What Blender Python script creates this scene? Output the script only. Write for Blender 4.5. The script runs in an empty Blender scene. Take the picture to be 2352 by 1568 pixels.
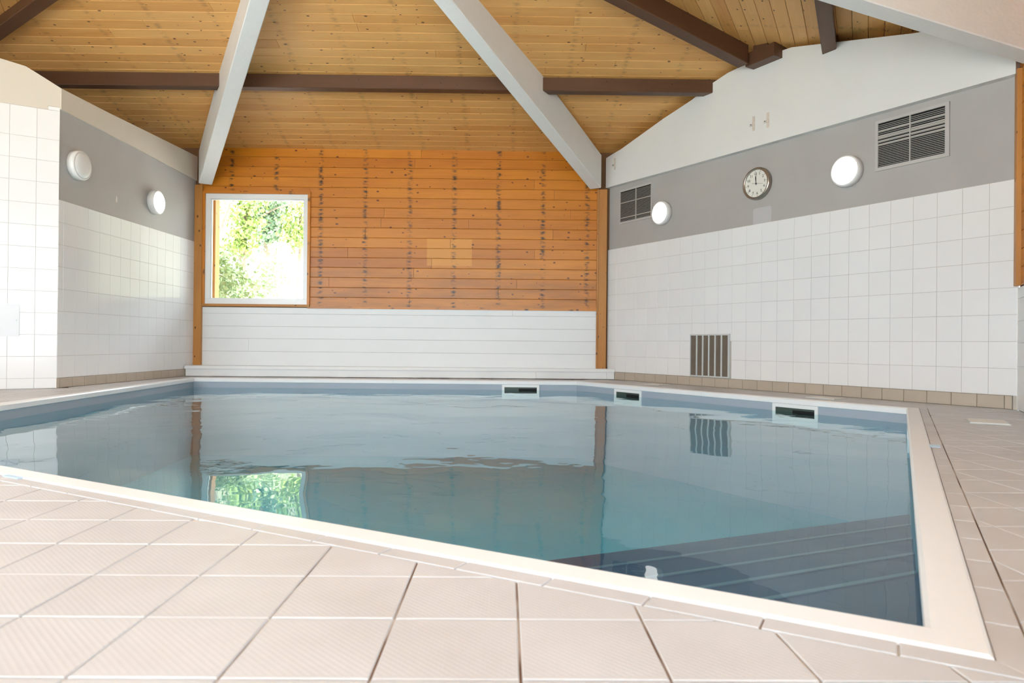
import bpy, math, random
from mathutils import Vector, Matrix

random.seed(7)
scene = bpy.context.scene
COL = scene.collection

# ------------------------------------------------------------------ camera, sky, exposure
CAM_H = 0.444
def make_camera():
    yaw, pitch, roll = 14 / 1570.0, 6 / 1570.0, 0.0095
    f = Vector((math.sin(yaw) * math.cos(pitch), math.cos(yaw) * math.cos(pitch), math.sin(pitch)))
    r0 = Vector((math.cos(yaw), -math.sin(yaw), 0))
    u0 = r0.cross(f)
    r = r0 * math.cos(roll) + u0 * math.sin(roll)
    u = u0 * math.cos(roll) - r0 * math.sin(roll)
    m = Matrix(((r.x, u.x, -f.x, 0), (r.y, u.y, -f.y, 0), (r.z, u.z, -f.z, CAM_H), (0, 0, 0, 1)))
    cd = bpy.data.cameras.new('camera')
    cd.sensor_width = 36.0
    cd.lens = 1570.0 / 2352.0 * 36.0
    cd.clip_start = 0.05
    cd.dof.use_dof = True
    cd.dof.focus_distance = 6.5
    cd.dof.aperture_fstop = 6.3
    co = bpy.data.objects.new('camera', cd)
    co.matrix_world = m
    COL.objects.link(co)
    scene.camera = co
make_camera()

world = bpy.data.worlds.new('world')
scene.world = world
world.use_nodes = True
wn = world.node_tree.nodes
wn['Background'].inputs[0].default_value = (0.80, 0.91, 1.0, 1)
wn['Background'].inputs[1].default_value = 10.5
# high sun behind the viewer's left shoulder: it only reaches the floor just inside the front doors
sun_d = bpy.data.lights.new('sun', 'SUN')
sun_d.energy = 22.0
sun_d.angle = 0.03
sun_d.color = (1.0, 0.985, 0.97)
sun_o = bpy.data.objects.new('sun', sun_d)
COL.objects.link(sun_o)
sun_o.rotation_euler = Vector((0.14, 0.45, -0.88)).to_track_quat('-Z', 'Y').to_euler()
sun_o.location = (-2, -8, 12)
scene.view_settings.view_transform = 'Standard'
scene.view_settings.look = 'None'
scene.view_settings.gamma = 1.0
scene.view_settings.exposure = 0.13
scene.cycles.caustics_reflective = True
scene.cycles.caustics_refractive = False
scene.cycles.max_bounces = 6
scene.cycles.diffuse_bounces = 3
scene.cycles.glossy_bounces = 3
scene.cycles.adaptive_threshold = 0.06
scene.cycles.transparent_max_bounces = 12
scene.cycles.sample_clamp_indirect = 6.0

# ------------------------------------------------------------------ room plan (metres)
BACK_Y = 8.93
LC = Vector((-4.72, BACK_Y))            # back-left outer corner
R0 = Vector((1.335, BACK_Y))            # back / right wall corner
WD = Vector((0.5158, -0.8567))          # direction of the right wall
WN = Vector((0.8567, 0.5158))           # its outward normal
R_LEN = 4.646
C2 = R0 + WD * R_LEN
L0 = Vector((-4.05, BACK_Y))            # left partition, far end
L1 = Vector((-4.126, 6.323))            # left partition, near end
APEX = Vector((-1.36, 4.60))
APEX_Z = 3.987
SLOPE = 0.236
O1 = Vector((0.0, 1.0)); O2 = Vector((0.884, -0.4675)); O3 = Vector((-0.884, -0.4675))
EAVE = 4.33
H12 = Vector((0.857, 0.516)); H31 = Vector((-0.857, 0.516)); H23 = Vector((0.0, -1.0))

WATER_Z = -0.11
PA = Vector((0.675, 1.065)); PB = Vector((2.949, 4.978)); PC = Vector((0.860, 8.236))
PD = Vector((-3.743, 8.242)); PE = Vector((-3.30, 3.24))
POOL = [PA, PB, PC, PD, PE]             # counter-clockwise

# ------------------------------------------------------------------ materials
def new_mat(name):
    m = bpy.data.materials.new(name)
    m.use_nodes = True
    nt = m.node_tree
    return m, nt, nt.nodes, nt.links, nt.nodes['Principled BSDF']

def srgb(r, g, b):
    def c(x):
        x /= 255.0
        return x / 12.92 if x <= 0.04045 else ((x + 0.055) / 1.055) ** 2.4
    return (c(r), c(g), c(b), 1)

def math_node(nt, op, a=None, b=None, clamp=False):
    n = nt.nodes.new('ShaderNodeMath'); n.operation = op; n.use_clamp = clamp
    for i, v in enumerate((a, b)):
        if v is None: continue
        if isinstance(v, (int, float)): n.inputs[i].default_value = v
        else: nt.links.new(v, n.inputs[i])
    return n.outputs[0]

def mix_col(nt, fac, a, b, blend='MIX'):
    n = nt.nodes.new('ShaderNodeMix'); n.data_type = 'RGBA'; n.blend_type = blend
    if isinstance(fac, (int, float)): n.inputs[0].default_value = fac
    else: nt.links.new(fac, n.inputs[0])
    for i, v in ((6, a), (7, b)):
        if isinstance(v, tuple): n.inputs[i].default_value = v
        else: nt.links.new(v, n.inputs[i])
    return n.outputs[2]

def ramp(nt, fac, p0, p1):
    n = nt.nodes.new('ShaderNodeMapRange'); n.clamp = True
    n.inputs[1].default_value = p0; n.inputs[2].default_value = p1
    nt.links.new(fac, n.inputs[0])
    return n.outputs[0]

def noise(nt, vec, scale, detail=3.0, rough=0.55):
    n = nt.nodes.new('ShaderNodeTexNoise')
    n.inputs['Scale'].default_value = scale; n.inputs['Detail'].default_value = detail
    n.inputs['Roughness'].default_value = rough
    if vec is not None: nt.links.new(vec, n.inputs['Vector'])
    return n.outputs[0]

def bump(nt, bsdf, height, strength, dist=0.01):
    n = nt.nodes.new('ShaderNodeBump')
    n.inputs['Strength'].default_value = strength; n.inputs['Distance'].default_value = dist
    nt.links.new(height, n.inputs['Height'])
    nt.links.new(n.outputs[0], bsdf.inputs['Normal'])

def plain(name, col, rough=0.5, var=0.0, vscale=3.0, bumpy=0.0, bscale=60.0, metal=0.0, rnd=0.0):
    """even colour with soft mottling, fine relief and per-piece variation"""
    m, nt, nodes, links, b = new_mat(name)
    b.inputs['Roughness'].default_value = rough
    b.inputs['Metallic'].default_value = metal
    geo = nodes.new('ShaderNodeNewGeometry')
    c = col
    if var > 0:
        f = noise(nt, geo.outputs['Position'], vscale, 4.0)
        f = ramp(nt, f, 0.3, 0.7)
        lo = tuple(x * (1 - var) for x in col[:3]) + (1,)
        c = mix_col(nt, f, lo, col)
    if rnd > 0:
        oi = nodes.new('ShaderNodeObjectInfo')
        k = math_node(nt, 'MULTIPLY', oi.outputs['Random'], rnd)
        c = mix_col(nt, k, c, (0, 0, 0, 1))
    if isinstance(c, tuple): b.inputs['Base Color'].default_value = c
    else: links.new(c, b.inputs['Base Color'])
    if bumpy > 0:
        bump(nt, b, noise(nt, geo.outputs['Position'], bscale, 3.0), bumpy, 0.004)
    return m

def wood(name, light, dark, knot, rough, stain=0.0, patch=False, knots=1.0, tone=0.5):
    """boards: uv.x runs along the board, uv.y across, both in metres"""
    m, nt, nodes, links, b = new_mat(name)
    uv = nodes.new('ShaderNodeUVMap'); uv.uv_map = 'UVMap'
    sep = nodes.new('ShaderNodeSeparateXYZ'); links.new(uv.outputs[0], sep.inputs[0])
    U, V = sep.outputs[0], sep.outputs[1]
    def vec(su, sv):
        c = nodes.new('ShaderNodeCombineXYZ')
        links.new(math_node(nt, 'MULTIPLY', U, su), c.inputs[0])
        links.new(math_node(nt, 'MULTIPLY', V, sv), c.inputs[1])
        return c.outputs[0]
    broad = ramp(nt, noise(nt, vec(0.8, 5.0), 1.0, 3.0), 0.25, 0.75)
    grain = ramp(nt, noise(nt, vec(2.0, 70.0), 1.0, 4.0), 0.3, 0.75)
    oi = nodes.new('ShaderNodeObjectInfo')
    f = math_node(nt, 'ADD', math_node(nt, 'MULTIPLY', broad, 0.40), math_node(nt, 'MULTIPLY', grain, 0.25))
    f = math_node(nt, 'ADD', f, math_node(nt, 'MULTIPLY', oi.outputs['Random'], tone), True)
    col = mix_col(nt, f, light, dark)
    # knots
    vo = nodes.new('ShaderNodeTexVoronoi'); vo.voronoi_dimensions = '2D'
    vo.inputs['Scale'].default_value = 1.0
    links.new(vec(5.6, 9.0), vo.inputs['Vector'])
    sepc = nodes.new('ShaderNodeSeparateColor'); links.new(vo.outputs['Color'], sepc.inputs[0])
    size = math_node(nt, 'MULTIPLY', ramp(nt, sepc.outputs[0], 0.35, 1.0), 0.11 * knots)
    d = math_node(nt, 'SUBTRACT', size, vo.outputs['Distance'])
    kn = ramp(nt, d, -0.004, 0.02)
    col = mix_col(nt, math_node(nt, 'MULTIPLY', kn, 0.85), col, knot)
    if patch:
        geo = nodes.new('ShaderNodeNewGeometry')
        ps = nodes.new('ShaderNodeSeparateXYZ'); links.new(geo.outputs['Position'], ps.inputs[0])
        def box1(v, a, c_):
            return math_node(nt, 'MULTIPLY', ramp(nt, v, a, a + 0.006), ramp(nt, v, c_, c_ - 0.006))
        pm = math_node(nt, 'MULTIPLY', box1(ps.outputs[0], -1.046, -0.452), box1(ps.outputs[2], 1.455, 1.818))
        # long faded, greyed zone low on the wall
        low = math_node(nt, 'MULTIPLY', ramp(nt, ps.outputs[2], 1.75, 1.05), ramp(nt, noise(nt, vec(1.6, 9.0), 1.0, 5.0), 0.42, 0.68))
        col = mix_col(nt, math_node(nt, 'MULTIPLY', low, 0.42), col, srgb(118, 84, 44))
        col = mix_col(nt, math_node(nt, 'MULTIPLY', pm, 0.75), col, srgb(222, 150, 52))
    if stain > 0:
        # dark blooms round the nails, in columns where the battens run
        ping = math_node(nt, 'PINGPONG', math_node(nt, 'ADD', U, 0.03), 0.29)
        near = ramp(nt, ping, 0.045, 0.006)
        blot = ramp(nt, noise(nt, vec(9.0, 26.0), 1.0, 3.0), 0.46, 0.62)
        st = math_node(nt, 'MULTIPLY', math_node(nt, 'MULTIPLY', near, blot), stain, True)
        col = mix_col(nt, st, col, srgb(38, 34, 28))
    links.new(col, b.inputs['Base Color'])
    b.inputs['Roughness'].default_value = rough
    bump(nt, b, grain, 0.12, 0.002)
    return m

M = {}
M['wall_wood'] = wood('varnished_pine', srgb(222, 142, 34), srgb(170, 90, 10), srgb(84, 34, 6), 0.34, stain=0.95, patch=True, tone=0.35)
M['ceiling_wood'] = wood('pale_pine', srgb(240, 188, 116), srgb(202, 136, 64), srgb(84, 48, 22), 0.5, stain=0.30, knots=0.9, tone=0.35)
M['post_wood'] = wood('post_pine', srgb(206, 144, 70), srgb(158, 98, 40), srgb(64, 34, 14), 0.45, tone=0.2)
M['dark_wood'] = wood('dark_stained_timber', srgb(104, 70, 46), srgb(70, 44, 28), srgb(40, 24, 16), 0.5, tone=0.2, knots=0.5)
M['white_paint'] = plain('white_paint', srgb(240, 239, 235), 0.55, 0.03, 2.0, 0.25, 45.0)
M['white_board'] = plain('white_board_paint', srgb(241, 242, 241), 0.4, 0.02, 3.0, 0.05, 30.0, rnd=0.02)
M['cream_paint'] = plain('cream_paint', srgb(216, 206, 190), 0.6, 0.04, 2.0, 0.2, 45.0)
M['beam_white'] = plain('rough_white_concrete', srgb(240, 238, 233), 0.6, 0.03, 6.0, 0.5, 38.0)
M['grey_paint'] = plain('grey_paint', srgb(180, 176, 172), 0.6, 0.06, 2.2, 0.15, 70.0)
M['wall_tile'] = plain('white_glazed_tile', srgb(243, 242, 241), 0.14, 0.0, rnd=0.025)
M['wall_tile'].node_tree.nodes['Principled BSDF'].inputs['Specular IOR Level'].default_value = 0.38
M['grout_wall'] = plain('wall_grout', srgb(205, 196, 184), 0.8, 0.18, 6.0)
M['skirting_tile'] = plain('beige_skirting_tile', srgb(196, 182, 164), 0.42, 0.08, 9.0, rnd=0.07)
M['skirting_grout'] = plain('skirting_grout', srgb(150, 132, 110), 0.85, 0.35, 7.0)
M['lamp_white'] = plain('white_plastic', srgb(236, 235, 232), 0.35)
M['panel'] = plain('grey_white_panel', srgb(226, 226, 228), 0.3)
M['pvc'] = plain('white_pvc', srgb(244, 244, 242), 0.25)
M['metal'] = plain('brushed_steel', srgb(176, 168, 158), 0.28, 0.0, metal=1.0)
M['grille_metal'] = plain('grey_grille_metal', srgb(192, 190, 186), 0.4, metal=0.2)
M['grille_frame'] = plain('painted_grille_frame', srgb(190, 186, 182), 0.45)
M['dark_void'] = plain('void_black', srgb(22, 20, 18), 0.8)
M['mesh_brown'] = plain('brown_filter_mesh', srgb(116, 104, 90), 0.7, 0.10, 20.0)
M['zinc'] = plain('pale_zinc', srgb(206, 210, 208), 0.35, metal=0.1)
M['clock_face'] = plain('clock_face', srgb(238, 236, 226), 0.3)
M['black'] = plain('black_print', srgb(24, 22, 22), 0.5)
M['grey_hand'] = plain('grey_hand', srgb(120, 116, 112), 0.4)
M['coping'] = plain('white_coping', srgb(246, 246, 246), 0.32, 0.02, 5.0)
M['liner'] = plain('blue_grey_liner', srgb(168, 178, 190), 0.5, 0.03, 3.0)
M['pool_floor'] = plain('pale_blue_liner_floor', srgb(132, 208, 232), 0.5, 0.04, 1.0)
M['step_liner'] = plain('slate_step_liner', srgb(84, 97, 130), 0.55, 0.04, 2.0)
M['step_nose'] = plain('pale_step_edge', srgb(128, 142, 160), 0.5)
M['shade_green'] = plain('skimmer_shade', srgb(64, 78, 70), 0.5)
M['marker_blue'] = plain('pale_blue_marker', srgb(178, 205, 226), 0.25)
M['lid'] = plain('cream_lid', srgb(236, 230, 218), 0.4)
M['rust'] = plain('rust_stain', srgb(228, 215, 202), 0.8, 0.25, 60.0)
M['paint_patch'] = plain('pale_grey_patch', srgb(192, 190, 190), 0.6)
M['filler'] = plain('white_filler', srgb(222, 214, 204), 0.8)
M['bark'] = plain('bark', srgb(134, 116, 96), 0.9, 0.5, 14.0, 0.6, 30.0)
M['pale_ground'] = plain('light_bounce_ground', srgb(228, 226, 220), 0.9, 0.1, 1.5)  # pale so the ground throws light up to ceiling and beams
M['bank'] = plain('sky_block_bank', srgb(126, 124, 98), 0.9, 0.5, 1.2)
M['pale_render'] = plain('pale_render', srgb(206, 206, 202), 0.8)
M['roof'] = plain('roof_deck', srgb(120, 86, 56), 0.8)

def floor_tile_mat():
    m, nt, nodes, links, b = new_mat('beige_floor_tile')
    geo = nodes.new('ShaderNodeNewGeometry')
    oi = nodes.new('ShaderNodeObjectInfo')
    f = ramp(nt, noise(nt, geo.outputs['Position'], 3.0, 4.0), 0.3, 0.7)
    c = mix_col(nt, f, srgb(200, 197, 196), srgb(212, 211, 212))
    c = mix_col(nt, math_node(nt, 'MULTIPLY', oi.outputs['Random'], 0.08), c, srgb(150, 130, 110))
    links.new(c, b.inputs['Base Color'])
    b.inputs['Roughness'].default_value = 0.42
    # anti-slip dimples
    mp = nodes.new('ShaderNodeMapping'); mp.inputs['Rotation'].default_value = (0, 0, 0.785)
    links.new(geo.outputs['Position'], mp.inputs['Vector'])
    vo = nodes.new('ShaderNodeTexVoronoi'); vo.inputs['Scale'].default_value = 110.0
    vo.inputs['Randomness'].default_value = 0.0
    links.new(mp.outputs[0], vo.inputs['Vector'])
    bump(nt, b, vo.outputs['Distance'], 0.25, 0.002)
    return m
M['floor_tile'] = floor_tile_mat()

def floor_grout_mat():
    m, nt, nodes, links, b = new_mat('floor_grout')
    geo = nodes.new('ShaderNodeNewGeometry')
    f = ramp(nt, noise(nt, geo.outputs['Position'], 2.3, 3.0), 0.44, 0.56)
    c = mix_col(nt, f, srgb(140, 112, 92), srgb(232, 226, 220))
    links.new(c, b.inputs['Base Color'])
    b.inputs['Roughness'].default_value = 0.85
    return m
M['floor_grout'] = floor_grout_mat()

def emit_mat(name, col, strength):
    m, nt, nodes, links, b = new_mat(name)
    b.inputs['Base Color'].default_value = (0.8, 0.8, 0.8, 1)
    b.inputs['Emission Color'].default_value = col
    b.inputs['Emission Strength'].default_value = strength
    return m
M['lamp_lit'] = emit_mat('lit_diffuser', (1.0, 0.97, 0.93, 1), 2.4)

def glass_mat():
    m, nt, nodes, links, b = new_mat('window_glass')
    nodes.remove(b)
    out = nodes['Material Output']
    tr = nodes.new('ShaderNodeBsdfTransparent'); tr.inputs[0].default_value = (0.97, 0.98, 0.97, 1)
    gl = nodes.new('ShaderNodeBsdfGlossy'); gl.inputs['Roughness'].default_value = 0.0
    fr = nodes.new('ShaderNodeFresnel'); fr.inputs[0].default_value = 1.25
    mx = nodes.new('ShaderNodeMixShader')
    links.new(fr.outputs[0], mx.inputs[0]); links.new(tr.outputs[0], mx.inputs[1]); links.new(gl.outputs[0], mx.inputs[2])
    links.new(mx.outputs[0], out.inputs[0])
    return m
M['glass'] = glass_mat()

def water_mat():
    m, nt, nodes, links, b = new_mat('pool_water')
    nodes.remove(b)
    out = nodes['Material Output']
    geo = nodes.new('ShaderNodeNewGeometry')
    pos = geo.outputs['Position']
    n1 = noise(nt, pos, 0.9, 2.0, 0.4)
    n2 = noise(nt, pos, 4.5, 2.0, 0.45)
    # ripples come in patches
    patch = ramp(nt, noise(nt, pos, 0.55, 1.0), 0.50, 0.68)
    h = math_node(nt, 'ADD', math_node(nt, 'MULTIPLY', n1, 1.0), math_node(nt, 'MULTIPLY', math_node(nt, 'MULTIPLY', n2, patch), 0.24))
    h = math_node(nt, 'ADD', h, math_node(nt, 'MULTIPLY', n2, 0.035))
    n3 = noise(nt, pos, 15.0, 2.0, 0.5)
    patch3 = ramp(nt, noise(nt, pos, 0.8, 2.0), 0.52, 0.66)
    h = math_node(nt, 'ADD', h, math_node(nt, 'MULTIPLY', math_node(nt, 'MULTIPLY', n3, patch3), 0.030))
    bp = nodes.new('ShaderNodeBump'); bp.inputs['Strength'].default_value = 1.0; bp.inputs['Distance'].default_value = 0.022
    links.new(h, bp.inputs['Height'])
    tr = nodes.new('ShaderNodeBsdfTransparent'); tr.inputs[0].default_value = (0.61, 0.885, 0.95, 1)
    gl = nodes.new('ShaderNodeBsdfGlossy'); gl.inputs['Roughness'].default_value = 0.0
    gl.inputs['Color'].default_value = (0.95, 0.98, 0.98, 1)
    links.new(bp.outputs[0], gl.inputs['Normal'])
    fr = nodes.new('ShaderNodeFresnel')
    # same surface reflectance from above and below (the thin sheet does not bend rays)
    ior = math_node(nt, 'SUBTRACT', 1.33, math_node(nt, 'MULTIPLY', geo.outputs['Backfacing'], 1.33 - 1 / 1.33))
    links.new(ior, fr.inputs[0])
    links.new(bp.outputs[0], fr.inputs['Normal'])
    mx = nodes.new('ShaderNodeMixShader')
    links.new(fr.outputs[0], mx.inputs[0]); links.new(tr.outputs[0], mx.inputs[1]); links.new(gl.outputs[0], mx.inputs[2])
    links.new(mx.outputs[0], out.inputs[0])
    return m
M['water'] = water_mat()

def leaf_mat(name, a, c_):
    m, nt, nodes, links, b = new_mat(name)
    geo = nodes.new('ShaderNodeNewGeometry')
    f = ramp(nt, noise(nt, geo.outputs['Position'], 7.0, 3.0), 0.3, 0.7)
    c = mix_col(nt, f, a, c_)
    links.new(c, b.inputs['Base Color'])
    b.inputs['Roughness'].default_value = 0.45
    return m
M['leaf_green'] = leaf_mat('ivy_leaf', srgb(74, 100, 44), srgb(160, 176, 84))
M['leaf_dark'] = leaf_mat('dark_leaf', srgb(54, 78, 56), srgb(112, 136, 90))  # darker leaf tone for the middle tree
M['leaf_pale'] = leaf_mat('pale_leaf', srgb(116, 142, 90), srgb(176, 190, 136))

# ------------------------------------------------------------------ mesh helpers
def mesh_data(name, verts, faces, mat, uvs=None, smooth=False):
    me = bpy.data.meshes.new(name)
    me.from_pydata([tuple(v) for v in verts], [], faces)
    if uvs is not None:
        ul = me.uv_layers.new(name='UVMap')
        for poly in me.polygons:
            for li in poly.loop_indices:
                ul.data[li].uv = uvs[me.loops[li].vertex_index]
    if mat is not None: me.materials.append(mat)
    if smooth:
        for p in me.polygons: p.use_smooth = True
    me.update()
    return me

def link(name, me, parent=None, loc=None, rz=None):
    o = bpy.data.objects.new(name, me)
    COL.objects.link(o)
    if parent is not None: o.parent = parent
    if loc is not None: o.location = loc
    if rz is not None: o.rotation_euler = (0, 0, rz)
    return o

def obj(name, verts, faces, mat, parent=None, uvs=None, smooth=False, loc=None, rz=None):
    return link(name, mesh_data(name, verts, faces, mat, uvs, smooth), parent, loc, rz)

def tag(o, label=None, cat=None, group=None, kind=None):
    if label: o['label'] = label
    if cat: o['category'] = cat
    if group: o['group'] = group
    if kind: o['kind'] = kind
    return o

def empty(name, loc=(0, 0, 0), rz=0.0, parent=None):
    o = bpy.data.objects.new(name, None)
    o.empty_display_size = 0.1
    COL.objects.link(o)
    o.location = loc; o.rotation_euler = (0, 0, rz)
    if parent is not None: o.parent = parent
    return o

BOX_F = [(0, 3, 2, 1), (4, 5, 6, 7), (0, 1, 5, 4), (1, 2, 6, 5), (2, 3, 7, 6), (3, 0, 4, 7)]
def box_v(x0, x1, y0, y1, z0, z1):
    return [(x0, y0, z0), (x1, y0, z0), (x1, y1, z0), (x0, y1, z0), (x0, y0, z1), (x1, y0, z1), (x1, y1, z1), (x0, y1, z1)]

class Geo:
    """collects the pieces of ONE part"""
    def __init__(self): self.v = []; self.f = []
    def box(self, x0, x1, y0, y1, z0, z1):
        b = len(self.v); self.v += box_v(x0, x1, y0, y1, z0, z1)
        self.f += [tuple(i + b for i in q) for q in BOX_F]
        return self
    def prism(self, ring0, ring1):
        b = len(self.v); n = len(ring0)
        self.v += list(ring0) + list(ring1)
        self.f.append(tuple(b + i for i in reversed(range(n))))
        self.f.append(tuple(b + n + i for i in range(n)))
        for i in range(n):
            j = (i + 1) % n
            self.f.append((b + i, b + j, b + n + j, b + n + i))
        return self
    def lathe(self, prof, seg=40, axis='y', cap0=True, cap1=True):
        """profile (radius, depth); turned about the local y axis"""
        b = len(self.v)
        for (r, d) in prof:
            for k in range(seg):
                a = 2 * math.pi * k / seg
                self.v.append((r * math.cos(a), d, r * math.sin(a)))
        for p in range(len(prof) - 1):
            for k in range(seg):
                k2 = (k + 1) % seg
                self.f.append((b + p * seg + k, b + p * seg + k2, b + (p + 1) * seg + k2, b + (p + 1) * seg + k))
        if cap0: self.f.append(tuple(b + k for k in reversed(range(seg))))
        if cap1: self.f.append(tuple(b + (len(prof) - 1) * seg + k for k in range(seg)))
        return self
    def make(self, name, mat, parent=None, smooth=False, loc=None, rz=None):
        return obj(name, self.v, self.f, mat, parent, None, smooth, loc, rz)

def board_box(x0, x1, y0, y1, z0, z1, ch, ulen, uoff):
    """horizontal board in wall coordinates, room side at y0, long edges chamfered"""
    v = [(x0, y1, z0), (x1, y1, z0), (x1, y1, z1), (x0, y1, z1),
         (x0, y0 + ch, z0), (x1, y0 + ch, z0), (x1, y0 + ch, z1), (x0, y0 + ch, z1),
         (x0 + .001, y0, z0 + ch), (x1 - .001, y0, z0 + ch), (x1 - .001, y0, z1 - ch), (x0 + .001, y0, z1 - ch)]
    f = [(0, 3, 2, 1)[::-1], (0, 1, 5, 4), (1, 2, 6, 5), (2, 3, 7, 6), (3, 0, 4, 7),
         (4, 5, 9, 8), (5, 6, 10, 9), (6, 7, 11, 10), (7, 4, 8, 11), (8, 9, 10, 11)]
    uv = [(a[0] + ulen, a[2] + uoff) for a in v]
    return v, f, uv

def tile_mesh(name, wd, ht, th, ch, mat):
    """upright tile: centred in x and z, back at y=0, face at y=-th"""
    a, c = wd / 2, ht / 2
    v = [(-a, 0, -c), (a, 0, -c), (a, 0, c), (-a, 0, c),
         (-a, -th + ch, -c), (a, -th + ch, -c), (a, -th + ch, c), (-a, -th + ch, c),
         (-a + ch, -th, -c + ch), (a - ch, -th, -c + ch), (a - ch, -th, c - ch), (-a + ch, -th, c - ch)]
    f = [(0, 1, 5, 4), (1, 2, 6, 5), (2, 3, 7, 6), (3, 0, 4, 7),
         (4, 5, 9, 8), (5, 6, 10, 9), (6, 7, 11, 10), (7, 4, 8, 11), (8, 9, 10, 11)]
    return mesh_data(name, v, f, mat)

def flat_tile(poly, z0, z1, ch):
    """floor piece from a convex polygon, top edge chamfered"""
    n = len(poly)
    c = sum(poly, Vector((0, 0))) / n
    v = [(p.x, p.y, z0) for p in poly] + [(p.x, p.y, z1 - ch) for p in poly]
    for p in poly:
        d = c - p
        q = p + d.normalized() * min(ch * 1.3, d.length * 0.4)
        v.append((q.x, q.y, z1))
    f = []
    for k in (0, n):
        for i in range(n):
            j = (i + 1) % n
            f.append((k + i, k + j, k + n + j, k + n + i))
    f.append(tuple(2 * n + i for i in range(n)))
    return v, f

def clip(poly, p, nrm):
    """keep the side of the line through p where (x-p).nrm >= 0"""
    out = []
    for i in range(len(poly)):
        a, b = poly[i], poly[(i + 1) % len(poly)]
        da, db = (a - p).dot(nrm), (b - p).dot(nrm)
        if da >= 0: out.append(a)
        if (da >= 0) != (db >= 0): out.append(a + (b - a) * (da / (da - db)))
    return out

def area(poly):
    return 0.5 * sum(poly[i].x * poly[(i + 1) % len(poly)].y - poly[(i + 1) % len(poly)].x * poly[i].y for i in range(len(poly)))

def offset_poly(poly, d):
    """ccw polygon grown outwards by d"""
    n = len(poly); out = []
    for i in range(n):
        a, b, c = poly[i - 1], poly[i], poly[(i + 1) % n]
        e1, e2 = (b - a).normalized(), (c - b).normalized()
        n1, n2 = Vector((e1.y, -e1.x)), Vector((e2.y, -e2.x))
        m = (n1 + n2); m = m / m.length
        out.append(b + m * (d / m.dot(n1)))
    return out

def ang(d): return math.atan2(d.y, d.x)

def wall_body(name, origin, direc, length, z0, z1, y0, y1, holes, mat, parent=None):
    """slab in wall coordinates with rectangular openings"""
    g = Geo()
    cuts = sorted({0.0, length} | {h[0] for h in holes} | {h[1] for h in holes})
    for a, b in zip(cuts, cuts[1:]):
        hs = [h for h in holes if h[0] <= a + 1e-6 and h[1] >= b - 1e-6]
        if not hs: g.box(a, b, y0, y1, z0, z1)
        for h in hs:
            if h[2] > z0: g.box(a, b, y0, y1, z0, h[2])
            if h[3] < z1: g.box(a, b, y0, y1, h[3], z1)
    o = g.make(name, mat, parent, loc=(origin.x, origin.y, 0), rz=ang(direc))
    if parent is None: o['kind'] = 'structure'
    return o

def portal(origin, direc, s0, s1, z0, z1, off):
    """sampling portal in a window opening (gives off no light itself)"""
    ld = bpy.data.lights.new('window_portal', 'AREA')
    ld.shape = 'RECTANGLE'; ld.size = s1 - s0; ld.size_y = z1 - z0
    ld.cycles.is_portal = True
    o = bpy.data.objects.new('window_portal', ld)
    COL.objects.link(o)
    nout = Vector((-direc.y, direc.x))
    p = origin + direc * ((s0 + s1) / 2) + nout * off
    o.location = (p.x, p.y, (z0 + z1) / 2)
    o.rotation_euler = (math.pi / 2, 0, ang(direc) + math.pi)
    o.rotation_euler = Vector((-nout.x, -nout.y, 0)).to_track_quat('-Z', 'Y').to_euler()

# ------------------------------------------------------------------ ceiling, roof
def ceil_z(q): return APEX_Z - SLOPE * q
def eave_dir(o): return Vector((o.y, -o.x))
def roof_pt(o, a, q, dz=0.0):
    e = eave_dir(o)
    p = APEX + e * a + o * q
    return (p.x, p.y, ceil_z(q) + dz)

g = Geo()
for o_, lo, hi in ((O1, -1.661, 1.661), (O2, -1.664, 1.885), (O3, -1.885, 1.664)):
    Q = 5.6
    ring0 = [roof_pt(o_, 0, 0, .016), roof_pt(o_, hi * Q, Q, .016), roof_pt(o_, lo * Q, Q, .016)]
    ring1 = [(x, y, z + .12) for x, y, z in ring0]
    g.prism(ring0, ring1)
ceiling = g.make('ceiling', M['roof'])
ceiling['kind'] = 'structure'
ceiling['label'] = 'sloping timber-boarded ceiling'

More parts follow.
